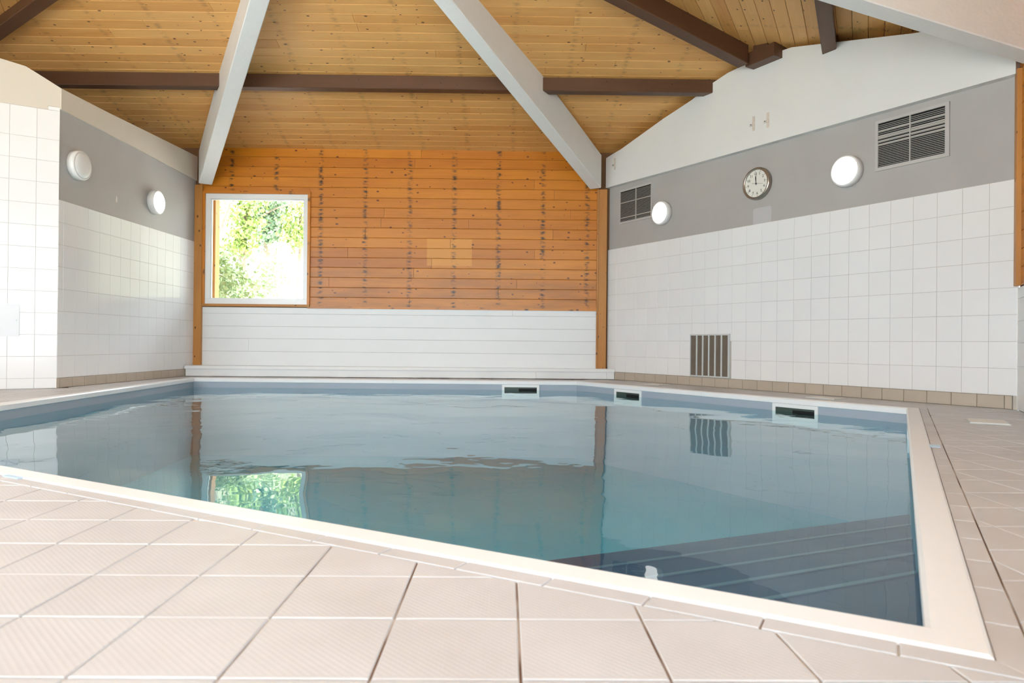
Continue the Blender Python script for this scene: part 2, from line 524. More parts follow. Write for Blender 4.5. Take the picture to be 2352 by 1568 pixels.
PLANK = 0.1245
def ceiling_boards(o_, lo, hi, rows, amin, amax, step, seed):
    rnd = random.Random(seed)
    for k in range(rows):
        q1 = EAVE + 0.02 - k * PLANK
        q0 = q1 - PLANK + 0.0025
        if q0 < 0.05: break
        a0, a1 = max(lo * q1, amin), min(hi * q1, amax)
        cuts = [a0]
        x = a0 + rnd.uniform(0.6, step)
        while x < a1 - 0.5:
            cuts.append(x); x += rnd.uniform(step * 0.6, step * 1.25)
        cuts.append(a1)
        for i in range(len(cuts) - 1):
            ca, cb = cuts[i], cuts[i + 1] - 0.001
            ca0 = max(lo * q0, ca) if i == 0 else ca
            cb0 = min(hi * q0, cb) if i == len(cuts) - 2 else cb
            ch = 0.004
            def P(a, q, dz): return roof_pt(o_, a, q, dz)
            v = [P(ca, q1, .014), P(cb, q1, .014), P(cb0, q0, .014), P(ca0, q0, .014),
                 P(ca, q1, ch), P(cb, q1, ch), P(cb0, q0, ch), P(ca0, q0, ch),
                 P(ca + .001, q1 - ch, 0), P(cb - .001, q1 - ch, 0), P(cb0 - .001, q0 + ch, 0), P(ca0 + .001, q0 + ch, 0)]
            f = [(0, 1, 2, 3), (0, 4, 5, 1), (1, 5, 6, 2), (2, 6, 7, 3), (3, 7, 4, 0),
                 (4, 8, 9, 5), (5, 9, 10, 6), (6, 10, 11, 7), (7, 11, 8, 4), (8, 11, 10, 9)]
            off = k * 1.37 + 31.0
            aa = [ca, cb, cb0, ca0, ca, cb, cb0, ca0, ca, cb, cb0, ca0]
            qq = [q1, q1, q0, q0] * 3
            uv = [(a_ + 20.0, q_ - q0 + off) for a_, q_ in zip(aa, qq)]
            obj('ceiling_plank', v, f, M['ceiling_wood'], ceiling, uv)
ceiling_boards(O1, -1.661, 1.661, 34, -5.3, 4.4, 3.2, 3)
ceiling_boards(O2, -1.664, 1.885, 34, -5.2, 4.0, 4.4, 5)
ceiling_boards(O3, -1.885, 1.664, 34, -4.0, 5.2, 6.0, 9)

def timber(name, p0, p1, wd, z_bot0, z_bot1, z_top0, z_top1, mat, parent=None, uoff=0.0):
    """bar between two plan points with its own bottom and top heights"""
    p0, p1 = Vector(p0), Vector(p1)
    d = (p1 - p0).normalized(); s = Vector((-d.y, d.x)) * (wd / 2)
    L = (p1 - p0).length
    v, uv = [], []
    for p, zb, zt, u in ((p0, z_bot0, z_top0, 0), (p1, z_bot1, z_top1, L)):
        c = 0.006
        ring = [(p - s, zt), (p - s, zb + c), (p - s * (1 - c * 2 / wd), zb), (p + s * (1 - c * 2 / wd), zb), (p + s, zb + c), (p + s, zt)]
        for i, (q, z) in enumerate(ring):
            v.append((q.x, q.y, z)); uv.append((u + uoff, i * 0.11 + uoff * 1.7))
    f = [tuple(range(6)), tuple(reversed(range(6, 12)))] + [(i, i + 6, (i + 1) % 6 + 6, (i + 1) % 6) for i in range(6)]
    return obj(name, v, f, mat, parent, uv)

# purlins (dark horizontal beams under each slope)
def purlin(o_, a0, a1, label, uo, q0=2.76):
    q1 = q0 + 0.12
    e = eave_dir(o_); qm = (q0 + q1) / 2
    p0 = APEX + e * a0 + o_ * qm; p1 = APEX + e * a1 + o_ * qm
    t = timber('purlin', p0, p1, q1 - q0, ceil_z(q0) - 0.155, ceil_z(q0) - 0.155, ceil_z(qm), ceil_z(qm), M['dark_wood'], uoff=uo)
    return tag(t, label, 'beam', 'dark roof purlins')
purlin(O1, -4.5, 3.95, 'dark timber purlin running across the ceiling above the window wall', 2.0)
purlin(O2, -4.25, 4.9, 'dark timber purlin end meeting the white wall near the right-hand beam', 9.0, 2.98)

def rafter(hd, t0, t1, label, uo, dep=0.20, shift=Vector((0, 0))):
    p0, p1 = APEX + hd * t0 + shift, APEX + hd * t1 + shift
    z = lambda t: APEX_Z - SLOPE * 0.516 * t
    r = timber('hip_rafter', p0, p1, 0.13, z(t0) - dep, z(t1) - dep, z(t0) + .005, z(t1) + .005, M['dark_wood'], uoff=uo)
    return tag(r, label, 'beam', 'dark hip rafters')
rafter(H12, 0.2, 4.335, 'dark hip rafter ending on a wooden block above the white right wall', 14.0)
rafter(H31, 0.2, 5.0, 'dark hip rafter crossing the top left corner of the ceiling', 17.0, 0.13, Vector((-0.516, -0.857)) * 0.12)

# wooden block the right hip rafter bears on
bs = R0 + WD * 2.50 - WN * 0.12
blk = empty('bearing_block', (bs.x, bs.y, 3.25), ang(WD))
tag(blk, 'brown wooden bearing block on top of the white right wall', 'block')
def uvbox(name, x0, x1, y0, y1, z0, z1, mat, parent, along='x', off=0.0):
    v = box_v(x0, x1, y0, y1, z0, z1)
    uv = []
    for p in v:
        if along == 'x': uv.append((p[0] + off, p[1] * 0.7 + p[2] + off * 1.3))
        elif along == 'z': uv.append((p[2] + off, p[0] + p[1] * 0.7 + off * 1.3))
        else: uv.append((p[1] + off, p[0] * 0.7 + p[2] + off * 1.3))
    return obj(name, v, BOX_F, mat, parent, uv)
uvbox('cross_block', -.17, .17, -.06, .16, .0, .13, M['dark_wood'], blk, 'x', 3.0)
uvbox('seat_block', -.085, .085, -.05, .08, .13, .20, M['dark_wood'], blk, 'x', 5.0)

# white concrete beams rising from the corners towards the apex
def white_beam(foot, label):
    F = Vector(foot)
    d = (APEX - F).normalized(); L = (APEX - F).length
    s = Vector((-d.y, d.x)) * 0.08
    zt = lambda p: APEX_Z - SLOPE * max((p - APEX).dot(O1), (p - APEX).dot(O2), (p - APEX).dot(O3))
    v = []
    N = 6
    for k in range(N + 1):
        t = k / N
        p = F + (APEX - F) * t
        zb = 2.46 + (3.85 - 2.46) * t
        top = min(zt(p) + 0.01, zb + 0.42)
        c = 0.008
        for q, z in ((-1, top), (-1, zb + c), (-0.9, zb), (0.9, zb), (1, zb + c), (1, top)):
            w_ = p + s * q
            v.append((w_.x, w_.y, z))
    f = [tuple(range(6)), tuple(reversed(range(N * 6, N * 6 + 6)))]
    for k in range(N):
        for i in range(6):
            j = (i + 1) % 6
            f.append((k * 6 + i, k * 6 + 6 + i, k * 6 + 6 + j, k * 6 + j))
    o = obj('concrete_beam', v, f, M['beam_white'])
    return tag(o, label, 'beam', 'white roof beams')
white_beam((-3.875, 8.80), 'white concrete beam rising from the corner above the window')
white_beam((1.135, 8.80), 'white concrete beam rising from the timber post beside the grey wall')
white_beam((3.64, 4.72), 'white concrete beam crossing the top right corner above the large vent')
white_beam((0.6, 0.2), 'white concrete beam rising overhead behind the viewer')

# ------------------------------------------------------------------ back wall
wb = wall_body('wall_back', LC, Vector((1, 0)), R0.x - LC.x + 0.25, -0.3, 3.02, 0.012, 0.16,
               [(-3.935 - LC.x, -2.58 - LC.x, 0.93, 2.38)], M['roof'])
XB = -LC.x                                    # wall coordinate = world X + XB

def wood_rows(parent, x0, x1, joints, hole, y_face, zt, pitch, rows, mat, name, uoff):
    for k in range(rows):
        z1 = zt - k * pitch; z0 = z1 - pitch + 0.0015
        cuts = sorted([x0, x1] + [j for j in joints.get(k, []) if x0 < j < x1])
        for a, b in zip(cuts, cuts[1:]):
            parts = [(a, b, z0, z1)]
            if hole:
                hx0, hx1, hz0, hz1 = hole
                if z0 < hz1 and z1 > hz0 and a < hx1 and b > hx0:
                    parts = []
                    if a < hx0 - .02: parts.append((a, hx0, z0, z1))
                    if b > hx1 + .02: parts.append((hx1, b, z0, z1))
                    if z1 > hz1 + .01 and z0 < hz1: parts.append((max(a, hx0), min(b, hx1), hz1, z1))
            for (pa, pb, pz0, pz1) in parts:
                v, f, uv = board_box(pa, pb - .0012, y_face, 0.011, pz0, pz1, 0.0045, 0.0, 0.0)
                uv = [(p[0] + uoff, p[2] - z0 + k * 1.13 + uoff) for p in v]
                obj(name, v, f, mat, parent, uv)

def jx(crop_x):                                # butt joints read off the photograph's back wall
    return (650 + crop_x / 2.613 - 1162) / 1570 * BACK_Y + XB
joints = {0: [jx(820)], 1: [jx(783)], 3: [jx(1500)], 4: [jx(495), jx(1620)], 6: [jx(600), jx(1720)], 7: [jx(583), jx(1108)], 8: [jx(490), jx(1615)],
          9: [jx(1000)], 10: [jx(385), jx(1505)], 11: [jx(888)], 12: [jx(782)], 13: [jx(275), jx(1400)], 14: [jx(1290)], 15: [jx(757)]}
wood_rows(wb, -4.0 + XB, 1.20 + XB, joints, (-3.935 + XB, -2.575 + XB, 0.90, 2.385), 0.0, 2.985, 0.1303, 16, M['wall_wood'], 'wall_plank', 0.0)
# white painted boards below
zs = [0.892, 0.81, 0.645, 0.487, 0.319, 0.10]
for k in range(5):
    spl = [-3.98, 0.085, 1.20] if k == 0 else ([-3.98, -3.35, 1.20] if k == 3 else [-3.98, 1.20])
    for a, b in zip(spl, spl[1:]):
        v, f, uv = board_box(a + XB, b + XB - .001, 0.0, 0.011, zs[k + 1], zs[k] - .0012, 0.003, 0, 0)
        obj('white_board', v, f, M['white_board'], wb)
# moulding under the varnished boards
uvbox('moulding', -2.59 + XB, 1.18 + XB, -0.016, 0.005, 0.884, 0.912, M['wall_wood'], wb, 'x', 3.1)
uvbox('light_closure', 0.0, R0.x - LC.x + 0.4, 0.10, 0.22, 2.6, 3.25, M['roof'], wb, 'x')  # unseen slab added to keep sky light out above the wall

# timber posts at both ends of the back wall
for x0, x1, lab in ((-4.072, -3.952, 'narrow varnished timber post between the left wall and the window'),
                    (1.176, 1.302, 'narrow varnished timber post between the plank wall and the right tiled wall')):
    p = empty('timber_post', ((x0 + x1) / 2, BACK_Y, 0.135))
    tag(p, lab, 'post', 'timber corner posts')
    h = (x1 - x0) / 2
    uvbox('post_shaft', -h + .022, h, -0.045, 0.0, 0.0, 2.335, M['post_wood'], p, 'z', x0)
    uvbox('cover_strip', -h, -h + .021, -0.03, 0.0, 0.0, 2.335, M['post_wood'], p, 'z', x0 + 2)

# ledge along the foot of the back wall
ledge = empty('plinth_ledge', (-1.3, 8.72, 0.0))
tag(ledge, 'low white boxed ledge along the foot of the back wall', 'ledge')
def quad_box(name, pts, z0, z1, mat, parent):
    l = parent.location
    r0 = [(p[0] - l.x, p[1] - l.y, z0 - l.z) for p in pts]; r1 = [(p[0] - l.x, p[1] - l.y, z1 - l.z) for p in pts]
    return Geo().prism(r0, r1).make(name, mat, parent)
quad_box('top_board', [(-4.045, 8.645), (1.405, 8.795), (1.33, 8.925), (-4.04, 8.925)], 0.095, 0.135, M['white_board'], ledge)
for xa, xb in ((-4.04, 0.39), (0.392, 1.30)):
    ya = 8.667 + (xa + 4.04) * 0.15 / 5.45; yb = 8.667 + (xb + 4.04) * 0.15 / 5.45
    quad_box('front_board', [(xa, ya), (xb, yb), (xb, 8.92), (xa, 8.92)], 0.004, 0.0935, M['white_board'], ledge)
quad_box('end_board', [(1.3015, 8.802), (1.40, 8.805), (1.345, 8.90), (1.3015, 8.90)], 0.004, 0.0935, M['white_board'], ledge)

# ------------------------------------------------------------------ window in the back wall
win = empty('window_1', (-3.2575, BACK_Y, 0.90))
tag(win, 'square white-framed window looking out on trees', None, None, 'structure')
wx, wz = -3.2575, 0.90
def wbar(name, x0, x1, y0, y1, z0, z1, mat, parent=win, along='x'):
    return uvbox(name, x0 - wx, x1 - wx, y0, y1, z0 - wz, z1 - wz, mat, parent, along, x0)
wbar('wood_trim', -3.955, -2.56, -0.03, 0.01, 2.366, 2.402, M['wall_wood'])
wbar('wood_trim', -3.955, -2.56, -0.03, 0.01, 0.90, 0.932, M['post_wood'])
wbar('wood_trim', -3.955, -3.922, -0.03, 0.01, 0.933, 2.365, M['wall_wood'], along='z')
wbar('wood_trim', -2.592, -2.56, -0.03, 0.01, 0.933, 2.365, M['wall_wood'], along='z')
fr = wbar('frame', -3.921, -2.593, -0.008, 0.05, 2.30, 2.365, M['pvc'])
wbar('frame', -3.921, -2.593, -0.008, 0.05, 0.933, 0.998, M['pvc'])
wbar('frame', -3.921, -3.858, -0.008, 0.05, 0.999, 2.299, M['pvc'], along='z')
wbar('frame', -2.645, -2.593, -0.008, 0.05, 0.999, 2.299, M['pvc'], along='z')
wbar('glazing_bead', -3.857, -2.646, 0.012, 0.04, 2.288, 2.299, M['pvc'])
wbar('glazing_bead', -3.857, -2.646, 0.012, 0.04, 0.999, 1.010, M['pvc'])
wbar('glazing_bead', -3.857, -3.846, 0.012, 0.04, 1.011, 2.287, M['pvc'], along='z')
wbar('glazing_bead', -2.657, -2.646, 0.012, 0.04, 1.011, 2.287, M['pvc'], along='z')
wbar('pane', -3.846, -2.657, 0.024, 0.03, 1.010, 2.288, M['glass'])
# orange timber cheek outside the glass
wbar('outer_cheek', -3.96, -3.868, 0.17, 0.30, 0.93, 2.40, M['post_wood'], along='z')

# ------------------------------------------------------------------ right tiled wall
wr = wall_body('wall_right', R0, WD, R_LEN, -0.3, 2.60, 0.006, 0.20, [], M['grey_paint'])
T_TOP, T_BOT = 1.688, 0.100
grate_s = (1.45, 2.013)
# grout bed
Geo().box(-0.03, R_LEN - 0.004, 0.002, 0.006, 0.0, T_TOP).make('grout_bed', M['grout_wall'], wr)
TW, TH = 0.1868, (T_TOP - T_BOT) / 8
tile_r = tile_mesh('wall_tile', TW - 0.0022, TH - 0.0022, 0.004, 0.0012, M['wall_tile'])
s_end = R_LEN - 0.004
k = 0
while True:
    s1 = s_end - k * TW
    s0 = s1 - TW
    if s1 < 0.02: break
    for r in range(8):
        z0 = T_BOT + r * TH; z1 = z0 + TH
        if s0 > grate_s[0] - .02 and s1 < grate_s[1] + .02 and z1 < 0.58: continue
        me = tile_r
        a = max(s0, -0.02)
        if s0 < -0.02:
            me = tile_mesh('wall_tile', s1 - a - .0022, TH - .0022, 0.004, 0.0012, M['wall_tile'])
        elif s0 < grate_s[1] < s1 and z1 < 0.58:
            a = grate_s[1]; me = tile_mesh('wall_tile', s1 - a - .0022, TH - .0022, 0.004, 0.0012, M['wall_tile'])
        elif s0 < grate_s[0] < s1 and z1 < 0.58:
            a = s0; b = grate_s[0]
            link('wall_tile', tile_mesh('wall_tile', b - a - .0022, TH - .0022, 0.004, 0.0012, M['wall_tile']), wr, ((a + b) / 2, 0.003, (z0 + z1) / 2))
            continue
        link('wall_tile', me, wr, ((a + s1) / 2, 0.003, (z0 + z1) / 2))
    k += 1
# white plastered beam over the wall
TOPL = [(0.0, 2.880), (0.14, 2.905), (0.285, 2.925), (1.036, 3.105), (1.50, 3.195), (1.765, 3.282), (2.002, 3.328), (2.272, 3.340), (2.611, 3.328), (2.772, 3.316), (3.168, 3.212), (3.906, 3.015), (4.646, 2.86)]
BOTL = [(4.646, 2.44), (3.5, 2.452), (1.5, 2.470), (0.0, 2.492)]
ring = BOTL + TOPL
Geo().prism([(s, -0.06, z) for s, z in ring], [(s, 0.18, z) for s, z in ring]).make('plaster_band', M['white_paint'], wr)
Geo().box(-0.2, R_LEN + .2, 0.181, 0.26, 2.3, 3.75).make('light_closure', M['dark_wood'], wr)  # unseen slab added to stop sky light leaking over the band
# repainted patch under the clock
def rounded(x0, x1, z0, z1, r, y0, y1, name, mat, parent, n=5):
    pts = []
    for cx, cz, a0 in ((x1 - r, z0 + r, -90), (x1 - r, z1 - r, 0), (x0 + r, z1 - r, 90), (x0 + r, z0 + r, 180)):
        for i in range(n):
            a = math.radians(a0 + 90 * i / (n - 1))
            pts.append((cx + r * math.cos(a), cz + r * math.sin(a)))
    return Geo().prism([(x, y0, z) for x, z in pts], [(x, y1, z) for x, z in pts]).make(name, mat, parent)
rounded(2.288, 2.508, 1.66, 1.850, 0.03, 0.0045, 0.0075, 'paint_patch', M['paint_patch'], wr)

# beige skirting, right wall
def skirting(name, origin, direc, s0, s1, pitch, first, hgt):
    b = Geo().box(s0, s1, -0.004, 0.001, 0.0, hgt).make(name, M['skirting_grout'], None, loc=(origin.x, origin.y, 0), rz=ang(direc))
    b['kind'] = 'structure'
    cut = [s0]; x = first
    while x < s1 - 0.01:
        if x > s0 + 0.01: cut.append(x)
        x += pitch
    cut.append(s1)
    for a, c in zip(cut, cut[1:]):
        link('skirting_tile', tile_mesh('skirting_tile', c - a - .004, hgt - .004, 0.006, 0.0015, M['skirting_tile']), b, ((a + c) / 2, -0.004, hgt / 2))
    return b
skirting('baseboard_right', R0, WD, 0.15, R_LEN - .03, 0.1835, 4.566 - 0.1835 * 24, 0.099)

# ------------------------------------------------------------------ wall 3 (right foreground) and walls behind the viewer
D3 = eave_dir(O2).normalized()
def generic_window(n, origin, direc, s0, s1, z0, z1, label, mull):  # unseen windows, placed and sized to let in daylight
    w = empty('window_%d' % n, (origin.x, origin.y, 0), ang(direc))
    tag(w, label, None, None, 'structure')
    t = 0.06
    for a, b, c, d in ((s0, s1, z1 - t, z1), (s0, s1, z0, z0 + t), (s0, s0 + t, z0 + t, z1 - t), (s1 - t, s1, z0 + t, z1 - t)):
        Geo().box(a, b, 0.02, 0.09, c, d).make('frame', M['pvc'], w)
    xs = [s0 + t + (s1 - s0 - 2 * t) * i / mull for i in range(mull + 1)]
    for i, x in enumerate(xs[1:-1]):
        Geo().box(x - .025, x + .025, 0.021, 0.089, z0 + t, z1 - t).make('mullion', M['pvc'], w)
    for a, b in zip(xs, xs[1:]):
        obj('pane', [(a + .026, .053, z0 + t), (b - .026, .053, z0 + t), (b - .026, .053, z1 - t), (a + .026, .053, z1 - t)], [(0, 1, 2, 3)], M['glass'], w)
    portal(origin, direc, s0, s1, z0, z1, 0.12)

W3L = 6.95
w3 = wall_body('wall_right_front', C2, D3, W3L, -0.3, 3.05, 0.012, 0.16, [(3.4, 6.5, 0.95, 2.38)], M['roof'])
wood_rows(w3, 0.0, W3L - .1, {2: [3.1], 4: [1.2, 5.5], 7: [2.0], 10: [0.9], 13: [1.7, 6.0]}, (3.38, 6.52, 0.92, 2.40), 0.0, 2.985, 0.1303, 16, M['wall_wood'], 'wall_plank', 40.0)
for k in range(5):
    v, f, uv = board_box(0.0, W3L - .1, 0.0, 0.011, zs[k + 1] if k < 4 else 0.0, zs[k] - .0012, 0.003, 0, 0)
    obj('white_board', v, f, M['white_board'], w3)
generic_window(2, C2, D3, 3.4, 6.5, 0.95, 2.38, 'wide white-framed window in the right foreground wall', 3)
p3 = empty('timber_post', (C2.x, C2.y, 0.0), ang(D3))
tag(p3, 'thin timber post at the far right edge beside the tiled wall', 'post', 'timber corner posts')
uvbox('post_shaft', 0.012, 0.10, -0.03, 0.0, 0.90, 2.46, M['post_wood'], p3, 'z', 6.0)

FR0 = C2 + D3 * W3L
FR0 = Vector((FR0.x, FR0.y))
FRL = FR0.x + 3.18
FRY = FR0.y
wf = wall_body('wall_front', FR0, Vector((-1, 0)), FRL, -0.3, 3.3, 0.0, 0.15, [(0.35, FRL - 0.3, 0.05, 2.50)], M['white_paint'])
generic_window(3, FR0, Vector((-1, 0)), 0.35, FRL - 0.3, 0.05, 2.50, 'wide glazed doors behind the viewer', 3)
LF0 = Vector((-3.18, FRY)); D5 = eave_dir(O3).normalized()
LFL = 7.7
wl = wall_body('wall_left_front', LF0, D5, LFL, -0.3, 3.05, 0.0, 0.15, [(0.5, 4.6, 0.55, 2.38)], M['white_paint'])
generic_window(4, LF0, D5, 0.5, 4.6, 0.55, 2.38, 'wide white-framed window in the left foreground wall', 3)
LC0 = LF0 + D5 * LFL
dl = (LC - LC0)
wall_body('wall_left_outer', LC0, dl.normalized(), dl.length, -0.3, 3.6, 0.0, 0.15, [], M['cream_paint'])

# ------------------------------------------------------------------ left partition
DL = (L0 - L1).normalized(); LL = (L0 - L1).length        # coordinate 0 at the near end
wlp = wall_body('wall_left', L1, DL, LL, 0.0, 2.60, 0.006, 0.14, [], M['grey_paint'])
LT_TOP, LT_BOT = 1.735, 0.092
Geo().box(0.0, LL, 0.002, 0.006, 0.0, LT_TOP).make('grout_bed', M['grout_wall'], wlp)
LH = (LT_TOP - LT_BOT) / 8; LW = 0.1795
tile_l = tile_mesh('wall_tile', LW - .0022, LH - .0022, 0.004, 0.0012, M['wall_tile'])
sj = [LL - 2.359 + LW * i for i in range(-2, 15)]
for a, b in zip(sj, sj[1:]):
    a2, b2 = max(a, 0.0), min(b, LL - .01)
    if b2 - a2 < 0.02: continue
    me = tile_l if (a2 == a and b2 == b) else tile_mesh('wall_tile', b2 - a2 - .0022, LH - .0022, 0.004, 0.0012, M['wall_tile'])
    for r in range(8):
        link('wall_tile', me, wlp, ((a2 + b2) / 2, 0.003, LT_BOT + (r + .5) * LH))
skirting('baseboard_left', L1, DL, 0.0, LL - 0.20, 0.1755, LL - 2.577, 0.092)
# cream plaster band along its top
top_l = [(LL, 2.845), (LL - 0.6, 2.825), (LL - 1.9, 2.775), (0.0, 2.757)]
bot_l = [(0.0, 2.565), (LL - 1.45, 2.556), (LL, 2.53)]
ring = bot_l + top_l
Geo().prism([(s, -0.012, z) for s, z in ring], [(s, 0.14, z) for s, z in ring]).make('plaster_band', M['cream_paint'], wlp)
# chips in the paint
Geo().prism([(LL - 1.735, 0.0035, 1.90), (LL - 1.72, 0.0035, 1.885), (LL - 1.705, 0.0035, 1.91), (LL - 1.708, 0.0035, 1.945), (LL - 1.725, 0.0035, 1.97)],
            [(LL - 1.735, 0.007, 1.90), (LL - 1.72, 0.007, 1.885), (LL - 1.705, 0.007, 1.91), (LL - 1.708, 0.007, 1.945), (LL - 1.725, 0.007, 1.97)]).make('paint_chip', M['filler'], wlp)

# return wall with taller tiling, left edge of the picture
DJ = Vector((0.8567, 0.5158)); JL = 1.6
J0 = L1 - DJ * JL
wj = wall_body('wall_left_return', J0, DJ, JL, 0.0, 2.60, 0.006, 0.14, [], M['cream_paint'])
Geo().box(0.0, JL, 0.002, 0.006, 0.0, 2.55).make('grout_bed', M['grout_wall'], wj)
JT = 0.2005
rows_j = [0.0, 0.093] + [0.093 + 0.1985 * i for i in range(1, 13)]
for c in range(8):
    s1 = JL - 0.0 if c == 0 else JL - 0.172 - (c - 1) * JT
    s0 = JL - 0.172 - c * JT + (0 if c == 0 else 0)
    s0 = max(s0, 0.0)
    if s1 - s0 < .03: continue
    for r in range(len(rows_j) - 1):
        z0, z1 = rows_j[r], rows_j[r + 1]
        if r == len(rows_j) - 2: z1 = 2.545
        link('wall_tile', tile_mesh('wall_tile', s1 - s0 - .0022, z1 - z0 - .0022, 0.004, 0.0012, M['wall_tile']), wj, ((s0 + s1) / 2, 0.003, (z0 + z1) / 2))
link('wall_tile', tile_mesh('wall_tile', 0.088, 0.032, 0.004, 0.0012, M['wall_tile']), wj, (JL - .045, 0.003, 2.563))
ring = [(0.0, 2.548), (JL - .092, 2.548), (JL - .092, 2.582), (JL + .012, 2.582), (JL + .012, 2.757), (JL - .12, 2.83), (JL - .26, 2.905), (JL - .45, 2.935), (0.0, 2.95)]
Geo().prism([(s, 0.0, z) for s, z in ring], [(s, 0.14, z) for s, z in ring]).make('plaster_band', M['cream_paint'], wj)

ap = J0 + DJ * (JL - 0.485)
pan = empty('access_panel', (ap.x, ap.y, 0.47), ang(DJ))
tag(pan, 'flat white access panel on the tiled wall at the left edge', 'panel')
rounded(-0.20, 0.20, 0.0, 0.292, 0.012, -0.009, -0.0015, 'cover_plate', M['panel'], pan)
for sx in (-.18, .18):
    Geo().lathe([(.006, -.009), (.006, -.011), (.002, -.0115)], 10).make('screw', M['zinc'], pan, loc=(sx, 0, .146))

# ------------------------------------------------------------------ floor and border
OUTER = [APEX + (p - APEX) * 2.3 for p in POOL]
IN = offset_poly(POOL, 0.02)
v = [(p.x, p.y, -0.004) for p in IN] + [(p.x, p.y, -0.004) for p in OUTER]
v += [(x, y, -0.10) for x, y, z in v]
f = []
for i in range(5):
    j = (i + 1) % 5
    f += [(i, 5 + i, 5 + j, j), (10 + i, 10 + j, 15 + j, 15 + i), (i, j, 10 + j, 10 + i), (5 + i, 15 + i, 15 + j, 5 + j)]
floor = obj('floor', v, f, M['floor_grout'])
floor['kind'] = 'structure'

COPW, STRIP = 0.070, 0.049
BORD = offset_poly(POOL, COPW + STRIP + 0.004)
def outside_pool(poly, ring):
    res = []; rest = poly
    for i in range(len(ring)):
        a, b = ring[i], ring[(i + 1) % len(ring)]
        e = (b - a).normalized(); nn = Vector((e.y, -e.x))
        o_ = clip(rest, a, nn)
        if len(o_) > 2 and abs(area(o_)) > 4e-4: res.append(o_)
        rest = clip(rest, a, -nn)
        if len(rest) < 3: break
    return res
pieces = []
GX, GY, TS = 0.024, 0.906, 0.1985
GXS = 0.2
for i in range(-34, 22):
    for j in range(-9, 42):
        x0, y0 = GX + i * GXS, GY + j * TS
        cx, cy = x0 + .1, y0 + .1
        sq = [Vector((x0 + .0022, y0 + .0022)), Vector((x0 + GXS - .0022, y0 + .0022)), Vector((x0 + GXS - .0022, y0 + TS - .0022)), Vector((x0 + .0022, y0 + TS - .0022))]
        full = area(sq)
        # inside the room
        q = clip(sq, R0 - WN * 0.012, -WN)
        if len(q) > 2: q = clip(q, C2 - O2.normalized() * 0.002, -O2.normalized())
        if len(q) > 2: q = clip(q, Vector((0, 8.64)), Vector((0, -1)))
        if len(q) > 2: q = clip(q, Vector((0, FRY + .02)), Vector((0, 1)))
        if len(q) > 2 and cy > 6.2: q = clip(q, L1 + Vector((.012, 0)), Vector((1, -0.029)))
        if len(q) > 2 and cy <= 6.5: q = clip(q, L1 + Vector((0.003, -.005)), Vector((0.5158, -0.8567))) if cx < -4.05 else q
        if len(q) > 2: q = clip(q, LF0 - O3.normalized() * .02, -O3.normalized())
        if len(q) < 3 or area(q) < 4e-4: continue
        for pc in outside_pool(q, BORD):
            if area(pc) > 4e-4: pieces.append((pc, abs(area(pc) - full) < 1e-6))
def seen(pc):
    c = sum(pc, Vector((0, 0))) / len(pc)
    if c.y < 0.55: return 0.0
    u = abs(c.x / c.y)
    if u > 0.95: return 0.0
    return 1.0 / c.y ** 2
pieces.sort(key=lambda t: -seen(t[0]) * area(t[0]))
full_me = None
rest_v, rest_f = [], []
for n_, (pc, is_full) in enumerate(pieces):
    if n_ < 296 and seen(pc) > 0:
        if is_full:
            if full_me is None:
                c = pc[0]
                vv, ff = flat_tile([p - c for p in pc], -0.004, 0.0, 0.0015)
                full_me = mesh_data('floor_tile', vv, ff, M['floor_tile'])
            link('floor_tile', full_me, floor, (pc[0].x, pc[0].y, random.uniform(-.0006, .0006)))
        else:
            vv, ff = flat_tile(pc, -0.004, 0.0, 0.0015)
            obj('floor_tile', vv, ff, M['floor_tile'], floor)
    else:
        vv, ff = flat_tile(pc, -0.004, 0.0, 0.0015)
        b = len(rest_v); rest_v += vv; rest_f += [tuple(x + b for x in q) for q in ff]
if rest_v:
    tag(obj('far_floor_tiling', rest_v, rest_f, M['floor_tile'], floor), kind='stuff')

# narrow border tiles round the coping
trim = obj('trim_1', [(p.x, p.y, -0.006) for p in offset_poly(POOL, COPW - .01)] + [(p.x, p.y, -0.006) for p in offset_poly(POOL, COPW + STRIP)],
           [(i, 5 + i, 5 + (i + 1) % 5, (i + 1) % 5) for i in range(5)], M['floor_grout'])
tag(trim, 'narrow beige tile border round the pool coping', None, None, 'structure')
b0, b1 = offset_poly(POOL, COPW + .002), offset_poly(POOL, COPW + STRIP)
for i in range(5):
    a, b = POOL[i], POOL[(i + 1) % 5]
    e = (b - a).normalized(); nn = Vector((e.y, -e.x)); L = (b - a).length
    pitch = 0.1905
    start = 0.05 - pitch if i == 4 else 0.06
    n_t = int(L / pitch) + 3
    for k in range(-2, n_t):
        t0 = (L - 0.05 - k * pitch) - pitch if i == 4 else k * pitch + 0.09
        t1 = t0 + pitch - 0.004
        quad = [a + e * t0 + nn * (COPW + .002), a + e * t0 + nn * (COPW + STRIP), a + e * t1 + nn * (COPW + STRIP), a + e * t1 + nn * (COPW + .002)]
        # mitre at the corners
        pm = b0[i]; dm = (b1[i] - b0[i]); q = clip(quad, pm, Vector((-dm.y, dm.x)) if Vector((-dm.y, dm.x)).dot(e) > 0 else Vector((dm.y, -dm.x)))
        j = (i + 1) % 5
        if len(q) > 2:
            dm = (b1[j] - b0[j]); nv = Vector((-dm.y, dm.x))
            q = clip(q, b0[j], nv if nv.dot(e) < 0 else -nv)
        if len(q) < 3: continue
        if area(q) < 0: q = q[::-1]
        if area(q) < 3e-4: continue
        vv, ff = flat_tile(q, -0.006, 0.0005, 0.0012)
        obj('border_tile', vv, ff, M['floor_tile'], trim)

